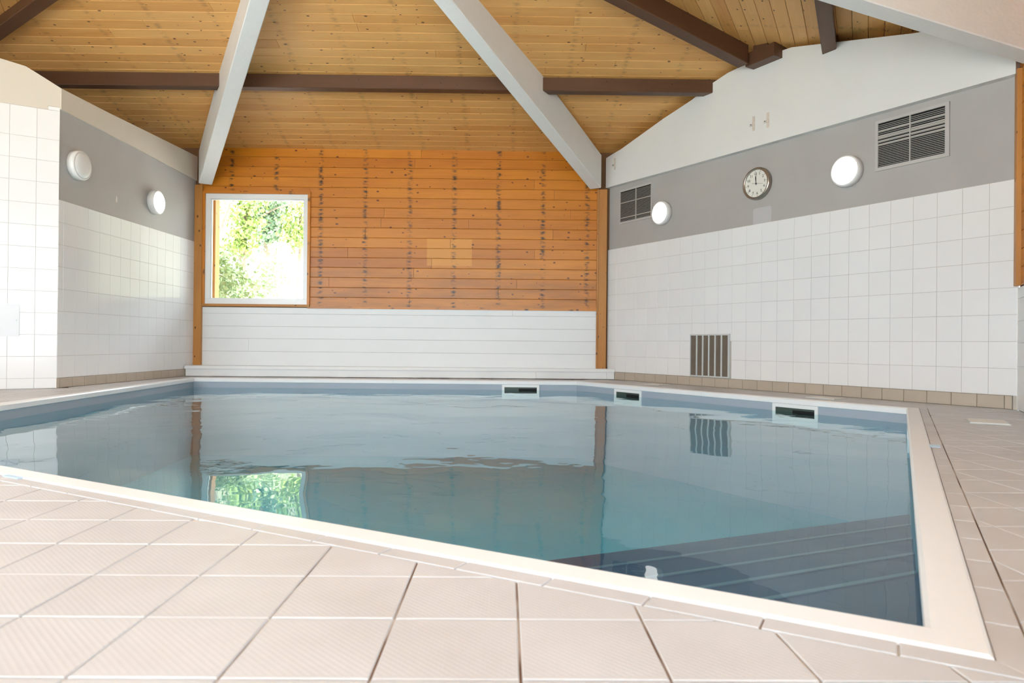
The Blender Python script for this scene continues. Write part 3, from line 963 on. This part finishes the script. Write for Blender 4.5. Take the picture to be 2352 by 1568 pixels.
# ------------------------------------------------------------------ pool
pool = empty('swimming_pool', (PA.x, PA.y, 0))
tag(pool, 'five-sided indoor pool with white coping and grey-blue liner', 'pool')
px, py = PA.x, PA.y
DEPTH = -0.92
ring_in = [(p.x - px, p.y - py) for p in POOL]
# liner walls
v = [(x, y, -0.045) for x, y in ring_in] + [(x, y, DEPTH) for x, y in ring_in]
o2 = [(p.x - px, p.y - py) for p in offset_poly(POOL, 0.02)]
v += [(x, y, -0.045) for x, y in o2] + [(x, y, DEPTH) for x, y in o2]
f = []
for i in range(5):
    j = (i + 1) % 5
    f += [(i, i + 5, j + 5, j), (10 + i, 10 + j, 15 + j, 15 + i), (i, j, 10 + j, 10 + i), (5 + i, 15 + i, 15 + j, 5 + j)]
obj('liner_wall', v, f, M['liner'], pool)
v = [(x, y, DEPTH) for x, y in o2] + [(x, y, DEPTH - .02) for x, y in o2]
Geo().prism(v[:5][::-1], v[5:][::-1]).make('liner_floor', M['pool_floor'], pool)
# corner steps: each is the corner of the pool cut off by a slanting line
SD = Vector((math.cos(math.radians(22.5)), math.sin(math.radians(22.5))))
SN = Vector((-SD.y, SD.x))
def apparent(u_, v_, z):
    d = (CAM_H - z) * 1570 / (v_ - 790 - (u_ - 1162) * 0.0095)
    return Vector(((u_ - 1162) / 1570 * d, d))
step_lines = [((1660, 1237), -0.52), ((1717, 1257), -0.46), ((1776, 1285), -0.38), ((1836, 1315), -0.30), ((1926, 1348), -0.22)]
for k, ((u_, v_), z) in enumerate(step_lines):
    p = apparent(u_, v_, z)
    poly = clip([Vector(q) for q in POOL], p, -SN)
    if len(poly) < 3: continue
    r1 = [(q.x - px, q.y - py, z) for q in poly]; r0 = [(x, y, DEPTH + .001 * (k + 1)) for x, y, _ in r1]
    st = Geo().prism(r0, r1).make('step', M['step_liner'], pool)
    ends = [q for q in poly if abs((q - p).dot(SN)) < 1e-4]
    if len(ends) == 2 and k > 0:
        a, b = ends
        g = Geo()
        r0 = [(q.x - px, q.y - py, z + .001) for q in (a, b, b - SN * .018, a - SN * .018)]
        if area([Vector((q[0], q[1])) for q in r0]) < 0: r0 = r0[::-1]
        g.prism(r0, [(x, y, z_ + .004) for x, y, z_ in r0]).make('nosing', M['step_nose'], st)

# coping slabs, mitred at the corners
def coping_slab(a, b, ea, eb, nn):
    """cross-section swept from a to b; ea/eb give the outward vector at the two ends"""
    prof = [(-0.004, -0.046), (-0.012, -0.040), (-0.012, -0.006), (-0.004, 0.004), (0.064, 0.0045), (1.0, 0.001), (1.0, -0.03), (0.3, -0.046)]
    v = []
    for p, m in ((a, ea), (b, eb)):
        for d, z in prof:
            dd = d if d < 0.9 else COPW
            if d == 0.3: dd = 0.03
            q = p + m * dd
            v.append((q.x - px, q.y - py, z))
    n = len(prof)
    f = [tuple(range(n)), tuple(reversed(range(n, 2 * n)))] + [(i, i + n, (i + 1) % n + n, (i + 1) % n) for i in range(n)]
    return v, f
un = offset_poly(POOL, 1.0)
mit = [un[i] - POOL[i] for i in range(5)]
splits = {0: [0.62], 1: [0.5], 2: [0.48], 3: [0.5], 4: [0.48]}
for i in range(5):
    a, b = POOL[i], POOL[(i + 1) % 5]
    e = (b - a).normalized(); nn = Vector((e.y, -e.x))
    ts = [0.0] + splits[i] + [1.0]
    for t0, t1 in zip(ts, ts[1:]):
        p0, p1 = a + (b - a) * t0, a + (b - a) * t1
        if t1 < 1: p1 = p1 - e * .0015
        m0 = mit[i] if t0 == 0 else nn
        m1 = mit[(i + 1) % 5] if t1 == 1 else nn
        v, f = coping_slab(p0, p1, m0, m1, nn)
        obj('coping_slab', v, f, M['coping'], pool)

# skimmer mouths in the pool wall
def skimmer(i, t_mid, wd):
    a, b = POOL[i], POOL[(i + 1) % 5]
    e = (b - a).normalized()
    c = a + e * t_mid
    s = empty('skimmer', (c.x - px, c.y - py, 0), ang(e), pool)          # local +y faces the water
    h = wd / 2
    y0, y1 = -0.002, 0.012
    g = Geo()
    g.box(-h, h, y0, y1, -0.075, -0.046); g.box(-h, h, y0, y1, -0.22, -0.150)
    g.box(-h, -h + .03, y0, y1, -0.150, -0.075); g.box(h - .03, h, y0, y1, -0.150, -0.075)
    g.make('skimmer_frame', M['pvc'], s)
    Geo().box(-h + .03, h - .03, 0.0005, 0.003, -0.150, -0.075).make('skimmer_mouth', M['shade_green'], s)  # flat plate, its dark colour stands in for the shaded opening
    Geo().box(-h + .035, h * 0.1, 0.003, 0.006, -0.150, -0.092).make('skimmer_flap', M['dark_void'], s)
L_BC = (PC - PB).length; L_CD = (PD - PC).length
skimmer(1, L_BC - 0.897, 0.43)
skimmer(1, L_BC - 2.945, 0.43)
skimmer(2, PC.x - 0.183, 0.45)
skimmer(0, 3.72, 0.43)

# water
wp = offset_poly(POOL, -0.0005)
N_ = len(wp)
wobj = obj('pool_water', [(p.x, p.y, WATER_Z) for p in wp], [tuple(range(N_))], M['water'])
tag(wobj, 'still teal water filling the indoor pool', 'water', None, 'stuff')

# ------------------------------------------------------------------ things on the floor
def lid(c, rot, wd, dp, label):
    o = empty('skimmer_lid', (c[0], c[1], 0.0005), rot)
    tag(o, label, 'lid', 'skimmer lids in the floor')
    rounded_flat = Geo()
    rounded_flat.box(-wd / 2, wd / 2, -dp / 2, dp / 2, 0.0, 0.006)
    rounded_flat.make('lid_frame', M['zinc'], o)
    Geo().box(-wd / 2 + .008, wd / 2 - .008, -dp / 2 + .008, dp / 2 - .008, 0.006, 0.008).make('lid_plate', M['lid'], o)
eR = (PB - PA).normalized(); eBC = (PC - PB).normalized()
lid((2.908, 4.095), ang(eR), 0.27, 0.20, 'cream rectangular lid in the floor near the right corner')
lid((2.78, 5.90), ang(eBC), 0.27, 0.20, 'cream lid in the floor between the pool and the tiled wall, nearer one')
lid((1.71, 7.72), ang(eBC), 0.25, 0.18, 'cream lid in the floor near the back ledge, farther one')
nb = (PA - PE).normalized()
mk = tag(Geo().box(-.045, .045, -.022, .022, 0.0, 0.003).make('marker_tile', M['marker_blue'], loc=(-1.575, 2.225, 0.001), rz=ang(nb)),
    'small pale blue marker tile at the left end of the near coping', 'marker', 'pale blue marker tiles')
mk2 = tag(Geo().box(-.045, .045, -.022, .022, 0.0, 0.003).make('marker_tile', M['marker_blue'], loc=(1.942, 3.075, 0.001), rz=ang(eR)),
    'small pale blue marker tile on the right-hand pool border', 'marker', 'pale blue marker tiles')

tag(Geo().box(-.03, .03, -.012, .012, 0.0, 0.002).make('paper_scrap', M['pvc'], loc=(3.43, 4.80, 0.0012), rz=0.1),
    'tiny white scrap lying on the floor by the right skirting', 'scrap')

# ------------------------------------------------------------------ things on the walls
def on_wall(name, origin, direc, s, z, label, cat, group=None, off=0.0):
    nout = Vector((-direc.y, direc.x))
    p = origin + direc * s + nout * off
    return tag(empty(name, (p.x, p.y, z), ang(direc)), label, cat, group)

def round_lamp(origin, direc, s, z, lit, label):
    o = on_wall('bulkhead_lamp', origin, direc, s, z, label, 'lamp', 'round wall lamps', 0.0055)
    Geo().lathe([(0.128, 0.0), (0.139, -0.004), (0.140, -0.055), (0.134, -0.068), (0.126, -0.072), (0.122, -0.070)], 48, cap1=False).make('housing', M['lamp_white'], o, True)
    prof = [(0.1215, -0.066)] + [(0.1215 * math.cos(a), -0.066 - 0.030 * math.sin(a)) for a in [math.radians(x) for x in (10, 25, 40, 55, 70, 82)]]
    Geo().lathe(prof, 48).make('diffuser', M['lamp_lit'] if lit else M['lamp_white'], o, True)
    return o
round_lamp(R0, WD, 1.00, 2.008, True, 'lit round white lamp beside the small vent on the right wall')
round_lamp(R0, WD, 3.325, 2.014, True, 'lit round white lamp between the clock and the large vent')
round_lamp(L1, DL, LL - 2.37, 2.108, False, 'unlit round white lamp on the left grey wall')
round_lamp(L1, DL, LL - 1.01, 2.040, True, 'lit round white lamp on the left grey wall near the window')

def vent(s0, s1, z0, z1, is0, is1, iz0, iz1, mull, n, label, flat):
    c, zc = (s0 + s1) / 2, z0
    o = on_wall('air_vent', R0, WD, c, zc, label, 'vent', 'louvred air vents', 0.0055)
    X = lambda s: s - c
    Z = lambda z: z - zc
    g = Geo()
    g.box(X(s0), X(s1), -0.012, 0.0, Z(iz1), Z(z1)); g.box(X(s0), X(s1), -0.012, 0.0, Z(z0), Z(iz0))
    g.box(X(s0), X(is0), -0.012, 0.0, Z(iz0), Z(iz1)); g.box(X(is1), X(s1), -0.012, 0.0, Z(iz0), Z(iz1))
    g.make('vent_frame', M['grille_frame'], o)
    Geo().box(X(is0), X(is1), -0.0015, -0.0005, Z(iz0), Z(iz1)).make('duct_shade', M['dark_void'], o)  # dark sheet stands in for the unlit duct behind the slats
    g = Geo().box(X(mull) - .004, X(mull) + .004, -0.015, -0.002, Z(iz0), Z(iz1)); g.make('mullion', M['grille_metal'], o)
    pitch = (iz1 - iz0) / n
    # slat: thin tilted blade, one mesh shared by both halves
    for a, b in ((is0, mull - .004), (mull + .004, is1)):
        L = b - a
        def slat(lip):
            ring0 = [(-L / 2, -0.011, -lip), (-L / 2, -0.011, 0.0), (-L / 2, -0.002, 0.0035), (-L / 2, -0.002, 0.002), (-L / 2, -0.0098, -0.0015), (-L / 2, -0.0098, -lip)]
            gg = Geo().prism(ring0, [(L / 2, y, z) for _, y, z in ring0])
            return mesh_data('slat', gg.v, gg.f, M['grille_metal'])
        me, me_flat = slat(0.0034), slat(0.0115)
        for k in range(n - 1):
            link('slat', me_flat if k in flat else me, o, (X((a + b) / 2), 0, Z(iz0 + (k + .75) * pitch)))
vent(3.571, 4.170, 1.961, 2.393, 3.595, 4.138, 1.991, 2.368, 3.866, 26, 'large louvred grille beside the right-hand lamp under the white beam', (21, 18, 17, 15, 13))
vent(0.212, 0.818, 1.989, 2.422, 0.224, 0.788, 2.016, 2.399, 0.520, 26, 'louvred grille nearest the plank wall, next to a lit lamp', (16, 3))

# low filter grille
o = on_wall('filter_grille', R0, WD, 1.7315, 0.102, 'low pale grille with brown mesh strips above the skirting', 'grille', None, 0.002)
W2, HG = 0.2815, 0.473
g = Geo()
g.box(-W2, W2, -0.014, 0.0, HG - .016, HG); g.box(-W2, W2, -0.014, 0.0, 0.0, .016)
g.box(-W2, -W2 + .010, -0.014, 0.0, .016, HG - .016); g.box(W2 - .026, W2, -0.014, 0.0, .016, HG - .016)
g.make('grille_frame', M['zinc'], o)
span0, span1 = -W2 + .010, W2 - .026
for k in range(6):
    a = span0 + (span1 - span0) * k / 6; b = span0 + (span1 - span0) * (k + 1) / 6
    Geo().box(a + (.010 if k else 0), b - (.010 if k < 5 else 0), -0.005, -0.001, .016, HG - .016).make('mesh_strip', M['mesh_brown'], o)
    if k: Geo().box(a - .0098, a + .0098, -0.012, 0.0, .016, HG - .016).make('bar', M['zinc'], o)

# clock
ck = on_wall('wall_clock', R0, WD, 2.352, 2.094, 'round steel-rimmed wall clock on the grey band', 'clock', None, 0.0055)
Geo().lathe([(0.150, 0.0), (0.164, -0.004), (0.164, -0.034), (0.160, -0.046), (0.150, -0.050), (0.142, -0.049), (0.138, -0.044), (0.138, -0.036)], 56, cap1=False).make('rim', M['metal'], ck, True)
face = Geo().lathe([(0.1385, -0.030), (0.1385, -0.036)], 56).make('dial', M['clock_face'], ck)
TILT = math.radians(7.0)
def dial_pt(hour, r):
    a = math.radians(90 - hour * 30) + TILT
    return r * math.cos(a), r * math.sin(a)
dg = bpy.context.evaluated_depsgraph_get
for hname in range(1, 13):
    cu = bpy.data.curves.new('numeral', 'FONT'); cu.body = str(hname); cu.size = 0.037
    cu.align_x = 'CENTER'; cu.align_y = 'CENTER'; cu.extrude = 0.0004; cu.resolution_u = 3
    to = bpy.data.objects.new('numeral_source', cu); COL.objects.link(to)
    bpy.context.view_layer.update()
    me = bpy.data.meshes.new_from_object(to.evaluated_get(dg()))
    bpy.data.objects.remove(to)
    me.name = 'numeral'; me.materials.clear(); me.materials.append(M['black'])
    x, z = dial_pt(hname, 0.101)
    n_ = link('numeral', me, ck, (x, -0.0368, z)); n_.rotation_euler = (math.pi / 2, 0, 0)
    # hour tick
    x, z = dial_pt(hname, 0.127)
    t = Geo().box(-.0014, .0014, -.0006, 0, -.007, .007).make('tick', M['black'], ck, loc=(x, -0.0361, z))
    t.rotation_euler = (0, -(math.radians(90 - hname * 30) + TILT - math.pi / 2), 0)
def hand(name, hour, r0, r1, wd, y, mat):
    a = math.radians(90 - hour * 30) + TILT
    o_ = Geo().prism([(-wd / 2, -.0006, r0), (wd / 2, -.0006, r0), (wd * .3, -.0006, r1), (-wd * .3, -.0006, r1)],
                     [(-wd / 2, .0006, r0), (wd / 2, .0006, r0), (wd * .3, .0006, r1), (-wd * .3, .0006, r1)]).make(name, mat, ck, loc=(0, y, 0))
    o_.rotation_euler = (0, -(a - math.pi / 2), 0)
hand('hour_hand', 11.95, -.012, .075, .008, -.039, M['black'])
hand('minute_hand', 0.22, -.015, .105, .006, -.041, M['black'])
hand('second_hand', 3.55, -.048, .085, .003, -.043, M['grey_hand'])
Geo().lathe([(.006, -.036), (.006, -.0445), (.003, -.0455)], 14).make('hub', M['black'], ck)

# broken-off cable clips on the white band
def clip_stub(s, z, label):
    o = on_wall('cable_clip', R0, WD, s, z, label, 'clip', 'old cable clips', -0.0605)
    rounded(0.008, 0.040, -0.065, 0.085, 0.006, -0.0012, 0.0, 'rust_mark', M['rust'], o)
    g = Geo().box(-0.022, 0.008, -0.012, 0.0, -0.012, 0.010); g.make('clip_body', M['filler'], o)
    Geo().lathe([(.006, -.012), (.006, -.013)], 10).make('clip_hole', M['black'], o, loc=(-.003, 0, .002))
clip_stub(2.315, 2.69, 'broken cable clip on the white band above the clock, left of two')
clip_stub(2.485, 2.68, 'broken cable clip on the white band above the clock, right of two')
clip_stub(0.155, 2.755, 'broken cable clip on the white band close to the timber post')

# ------------------------------------------------------------------ outside the window
gx, gy = (-40, -7.6, 4.6, 40), (-40, -1.5, 9.2, 60)      # unseen ground all round the building, made pale to bounce daylight indoors
gd = obj('ground', [(x, y, -0.32) for y in gy for x in gx],
         [(j * 4 + i, j * 4 + i + 1, j * 4 + i + 5, j * 4 + i + 4) for j in range(3) for i in range(3) if (i, j) != (1, 1)], M['pale_ground'])
gd['kind'] = 'structure'

g = Geo()
bank_v, bank_f = [], []
NB = 30
for i in range(NB + 1):
    for j in range(7):
        x = -22 + 34 * i / NB
        h = [-.32, .6, 2.2, 4.0, 5.6, 6.8, 7.4][j] + 0.5 * math.sin(i * 1.7 + j) * (j > 0)
        bank_v.append((x, 21 + j * 0.9 + 0.4 * math.sin(i * 2.3), h))
for i in range(NB):
    for j in range(6):
        a = i * 7 + j
        bank_f.append((a, a + 7, a + 8, a + 1))
bk = obj('ground_sky_block', bank_v, bank_f, M['bank'], None, None, True)  # slope added behind the trees to block the bright sky
bk['kind'] = 'structure'

def tube(g, pts, radii, seg=8):
    b = len(g.v)
    for i, p in enumerate(pts):
        p = Vector(p)
        t = (Vector(pts[min(i + 1, len(pts) - 1)]) - Vector(pts[max(i - 1, 0)])).normalized()
        a = t.cross(Vector((0.3, 1, 0.2))).normalized(); c = t.cross(a)
        for k in range(seg):
            an = 2 * math.pi * k / seg
            q = p + (a * math.cos(an) + c * math.sin(an)) * radii[i]
            g.v.append((q.x, q.y, q.z))
    for i in range(len(pts) - 1):
        for k in range(seg):
            k2 = (k + 1) % seg
            g.f.append((b + i * seg + k, b + i * seg + k2, b + (i + 1) * seg + k2, b + (i + 1) * seg + k))
    g.f.append(tuple(b + k for k in reversed(range(seg))))
    g.f.append(tuple(b + (len(pts) - 1) * seg + k for k in range(seg)))

def leaves(blobs, size, rnd):
    """leaf blades: small folded diamonds scattered in soft clumps (local coordinates)"""
    v, f = [], []
    for (cx, cy, cz, rx, ry, rz, n) in blobs:
        for _ in range(n):
            p = Vector((cx + rnd.gauss(0, rx), cy + rnd.gauss(0, ry), cz + rnd.gauss(0, rz)))
            a = Vector((rnd.gauss(0, 1), rnd.gauss(0, 1), rnd.gauss(-.4, .8))).normalized()
            s = a.cross(Vector((rnd.gauss(0, 1), rnd.gauss(0, 1), rnd.gauss(0, 1)))).normalized()
            up = a.cross(s)
            L = size * rnd.uniform(0.6, 1.4)
            b = len(v)
            for q in (p - a * L * .5, p + s * L * .38 + up * L * .1, p + a * L * .5, p - s * L * .38 + up * L * .1):
                v.append(tuple(q))
            f += [(b, b + 1, b + 2), (b, b + 2, b + 3)]
    return v, f

def tree(base, trunk_pts, radii, branches, blobs, leaf, size, label, seed, group='trees outside the window'):
    rnd = random.Random(seed)
    o = tag(empty('tree', base), label, 'tree', group)
    g = Geo(); tube(g, trunk_pts, radii); g.make('trunk', M['bark'], o, True)
    for pts, rr in branches:
        g = Geo(); tube(g, pts, rr, 6); g.make('branch', M['bark'], o, True)
    v, f = leaves(blobs, size, rnd)
    tag(obj('foliage', v, f, leaf, o), kind='stuff')
    return o
GZ = -0.32
DY = 0.0                                        # extra distance of the plant being built
def W(u, v_, Y):
    Y += DY
    return ((u - 1162) / 1570 * Y, Y, CAM_H + (787 - v_) / 1570 * Y)
def loc(u, v_, Y, base): w = W(u, v_, Y); return (w[0] - base[0], w[1] - base[1], w[2] - base[2])
def blob(u, v_, Y, base, ru, rv, ry, n):
    w = loc(u, v_, Y, base); return (w[0], w[1], w[2], ru / 1570 * (Y + DY), ry, rv / 1570 * (Y + DY), n)

DY = 2.4
B1 = (W(556, 700, 13)[0], W(556, 700, 13)[1], GZ)
tree(B1, [(0, 0, 0), loc(556, 640, 13, B1), loc(557, 560, 13, B1), loc(566, 500, 13.05, B1), loc(572, 430, 13.1, B1), loc(580, 380, 13.1, B1)], [.10, .085, .08, .075, .07, .05],
     [([loc(566, 480, 13, B1), loc(530, 462, 13, B1), loc(498, 470, 12.9, B1)], [.03, .025, .012])],
     [blob(566, 520, 12.9, B1, 18, 22, .18, 420), blob(560, 470, 12.8, B1, 26, 18, .2, 380), blob(552, 555, 12.85, B1, 16, 14, .15, 220), blob(535, 580, 12.8, B1, 20, 10, .2, 150)],
     M['leaf_green'], .10, 'slim tree clothed in bright ivy, left of centre in the window', 21)
DY = 3.3
B2 = (W(616, 700, 13.6)[0], W(616, 700, 13.6)[1], GZ)
tree(B2, [(0, 0, 0), loc(614, 650, 13.6, B2), loc(612, 580, 13.6, B2), loc(616, 520, 13.6, B2), loc(612, 440, 13.6, B2), loc(610, 370, 13.6, B2)], [.10, .09, .085, .08, .07, .05],
     [([loc(592, 503, 13.2, B2), loc(630, 482, 13.1, B2), loc(668, 470, 13.0, B2), loc(705, 452, 13.0, B2)], [.016, .022, .024, .02])],
     [blob(612, 510, 13.4, B2, 15, 28, .2, 420), blob(620, 470, 13.3, B2, 24, 14, .2, 300), blob(606, 545, 13.4, B2, 14, 14, .2, 180)],
     M['leaf_dark'], .11, 'tree with darker leaves in the middle of the window', 22)
DY = 5.6
B3 = (W(680, 700, 12.6)[0], W(680, 700, 12.6)[1], GZ)
tree(B3, [(0, 0, 0), loc(684, 640, 12.6, B3), loc(690, 560, 12.6, B3), loc(688, 480, 12.6, B3), loc(682, 400, 12.6, B3)], [.05, .045, .04, .035, .02],
     [([loc(690, 560, 12.6, B3), loc(668, 520, 12.6, B3), loc(650, 500, 12.6, B3)], [.014, .011, .008])],
     [blob(660, 520, 12.5, B3, 22, 20, .2, 420), blob(690, 545, 12.5, B3, 18, 16, .2, 340), blob(680, 478, 12.5, B3, 20, 14, .2, 260)],
     M['leaf_green'], .105, 'leafy sapling at the right side of the window view', 23)
DY = 1.5
B4 = (W(500, 700, 12.4)[0], W(500, 700, 12.4)[1], GZ)
tree(B4, [(0, 0, 0), loc(500, 600, 12.4, B4), loc(499, 545, 12.4, B4), loc(512, 512, 12.4, B4), loc(524, 480, 12.4, B4), loc(534, 440, 12.4, B4)], [.035, .03, .03, .03, .026, .02],
     [([loc(499, 545, 12.4, B4), loc(495, 575, 12.4, B4), loc(503, 595, 12.4, B4)], [.012, .01, .006]),
      ([loc(524, 480, 12.4, B4), loc(540, 500, 12.4, B4), loc(548, 512, 12.4, B4)], [.01, .008, .005]),
      ([loc(512, 512, 12.4, B4), loc(510, 560, 12.5, B4), loc(512, 590, 12.5, B4)], [.006, .005, .004])],
     [blob(520, 470, 12.3, B4, 18, 10, .15, 90)],
     M['leaf_pale'], .05, 'bare twisted young tree at the left side of the window view', 24)
def bush(base, blobs, leaf, size, label, seed):
    rnd = random.Random(seed)
    o = tag(empty('shrub', base), label, 'shrub', 'shrubs outside the window')
    for k in range(4):
        g = Geo(); a = rnd.uniform(-.3, .3)
        tube(g, [(0, 0, 0), (a * .5, 0, .5), (a * 1.4, rnd.uniform(-.2, .2), 1.2)], [.02, .015, .008], 6); g.make('stem', M['bark'], o, True)
    v, f = leaves(blobs, size, rnd)
    tag(obj('foliage', v, f, leaf, o), kind='stuff')
DY = -1.5
B5 = (W(520, 700, 12.0)[0], W(520, 700, 12.0)[1], GZ)
bush(B5, [blob(520, 640, 12, B5, 22, 20, .25, 650), blob(505, 600, 12, B5, 14, 14, .2, 160), blob(525, 690, 12, B5, 30, 20, .3, 400)], M['leaf_pale'], .075, 'pale green shrub low at the left of the window view', 31)
DY = 0.5
B6 = (W(600, 700, 11.8)[0], W(600, 700, 11.8)[1], GZ)
bush(B6, [blob(600, 650, 11.8, B6, 26, 18, .25, 620), blob(625, 610, 11.8, B6, 18, 18, .2, 330), blob(600, 690, 11.8, B6, 40, 18, .3, 450)], M['leaf_pale'], .07, 'pale green shrub low in the middle of the window view', 32)
DY = 0.0
gw = Geo().box(-1.1, 2.0, -0.1, 0.1, 0.0, 3.0)
o = gw.make('garden_wall', M['pale_render'], loc=(W(670, 700, 19.6)[0] + .95, 19.6, GZ))
tag(o, 'pale rendered garden wall seen low in the window', 'wall')
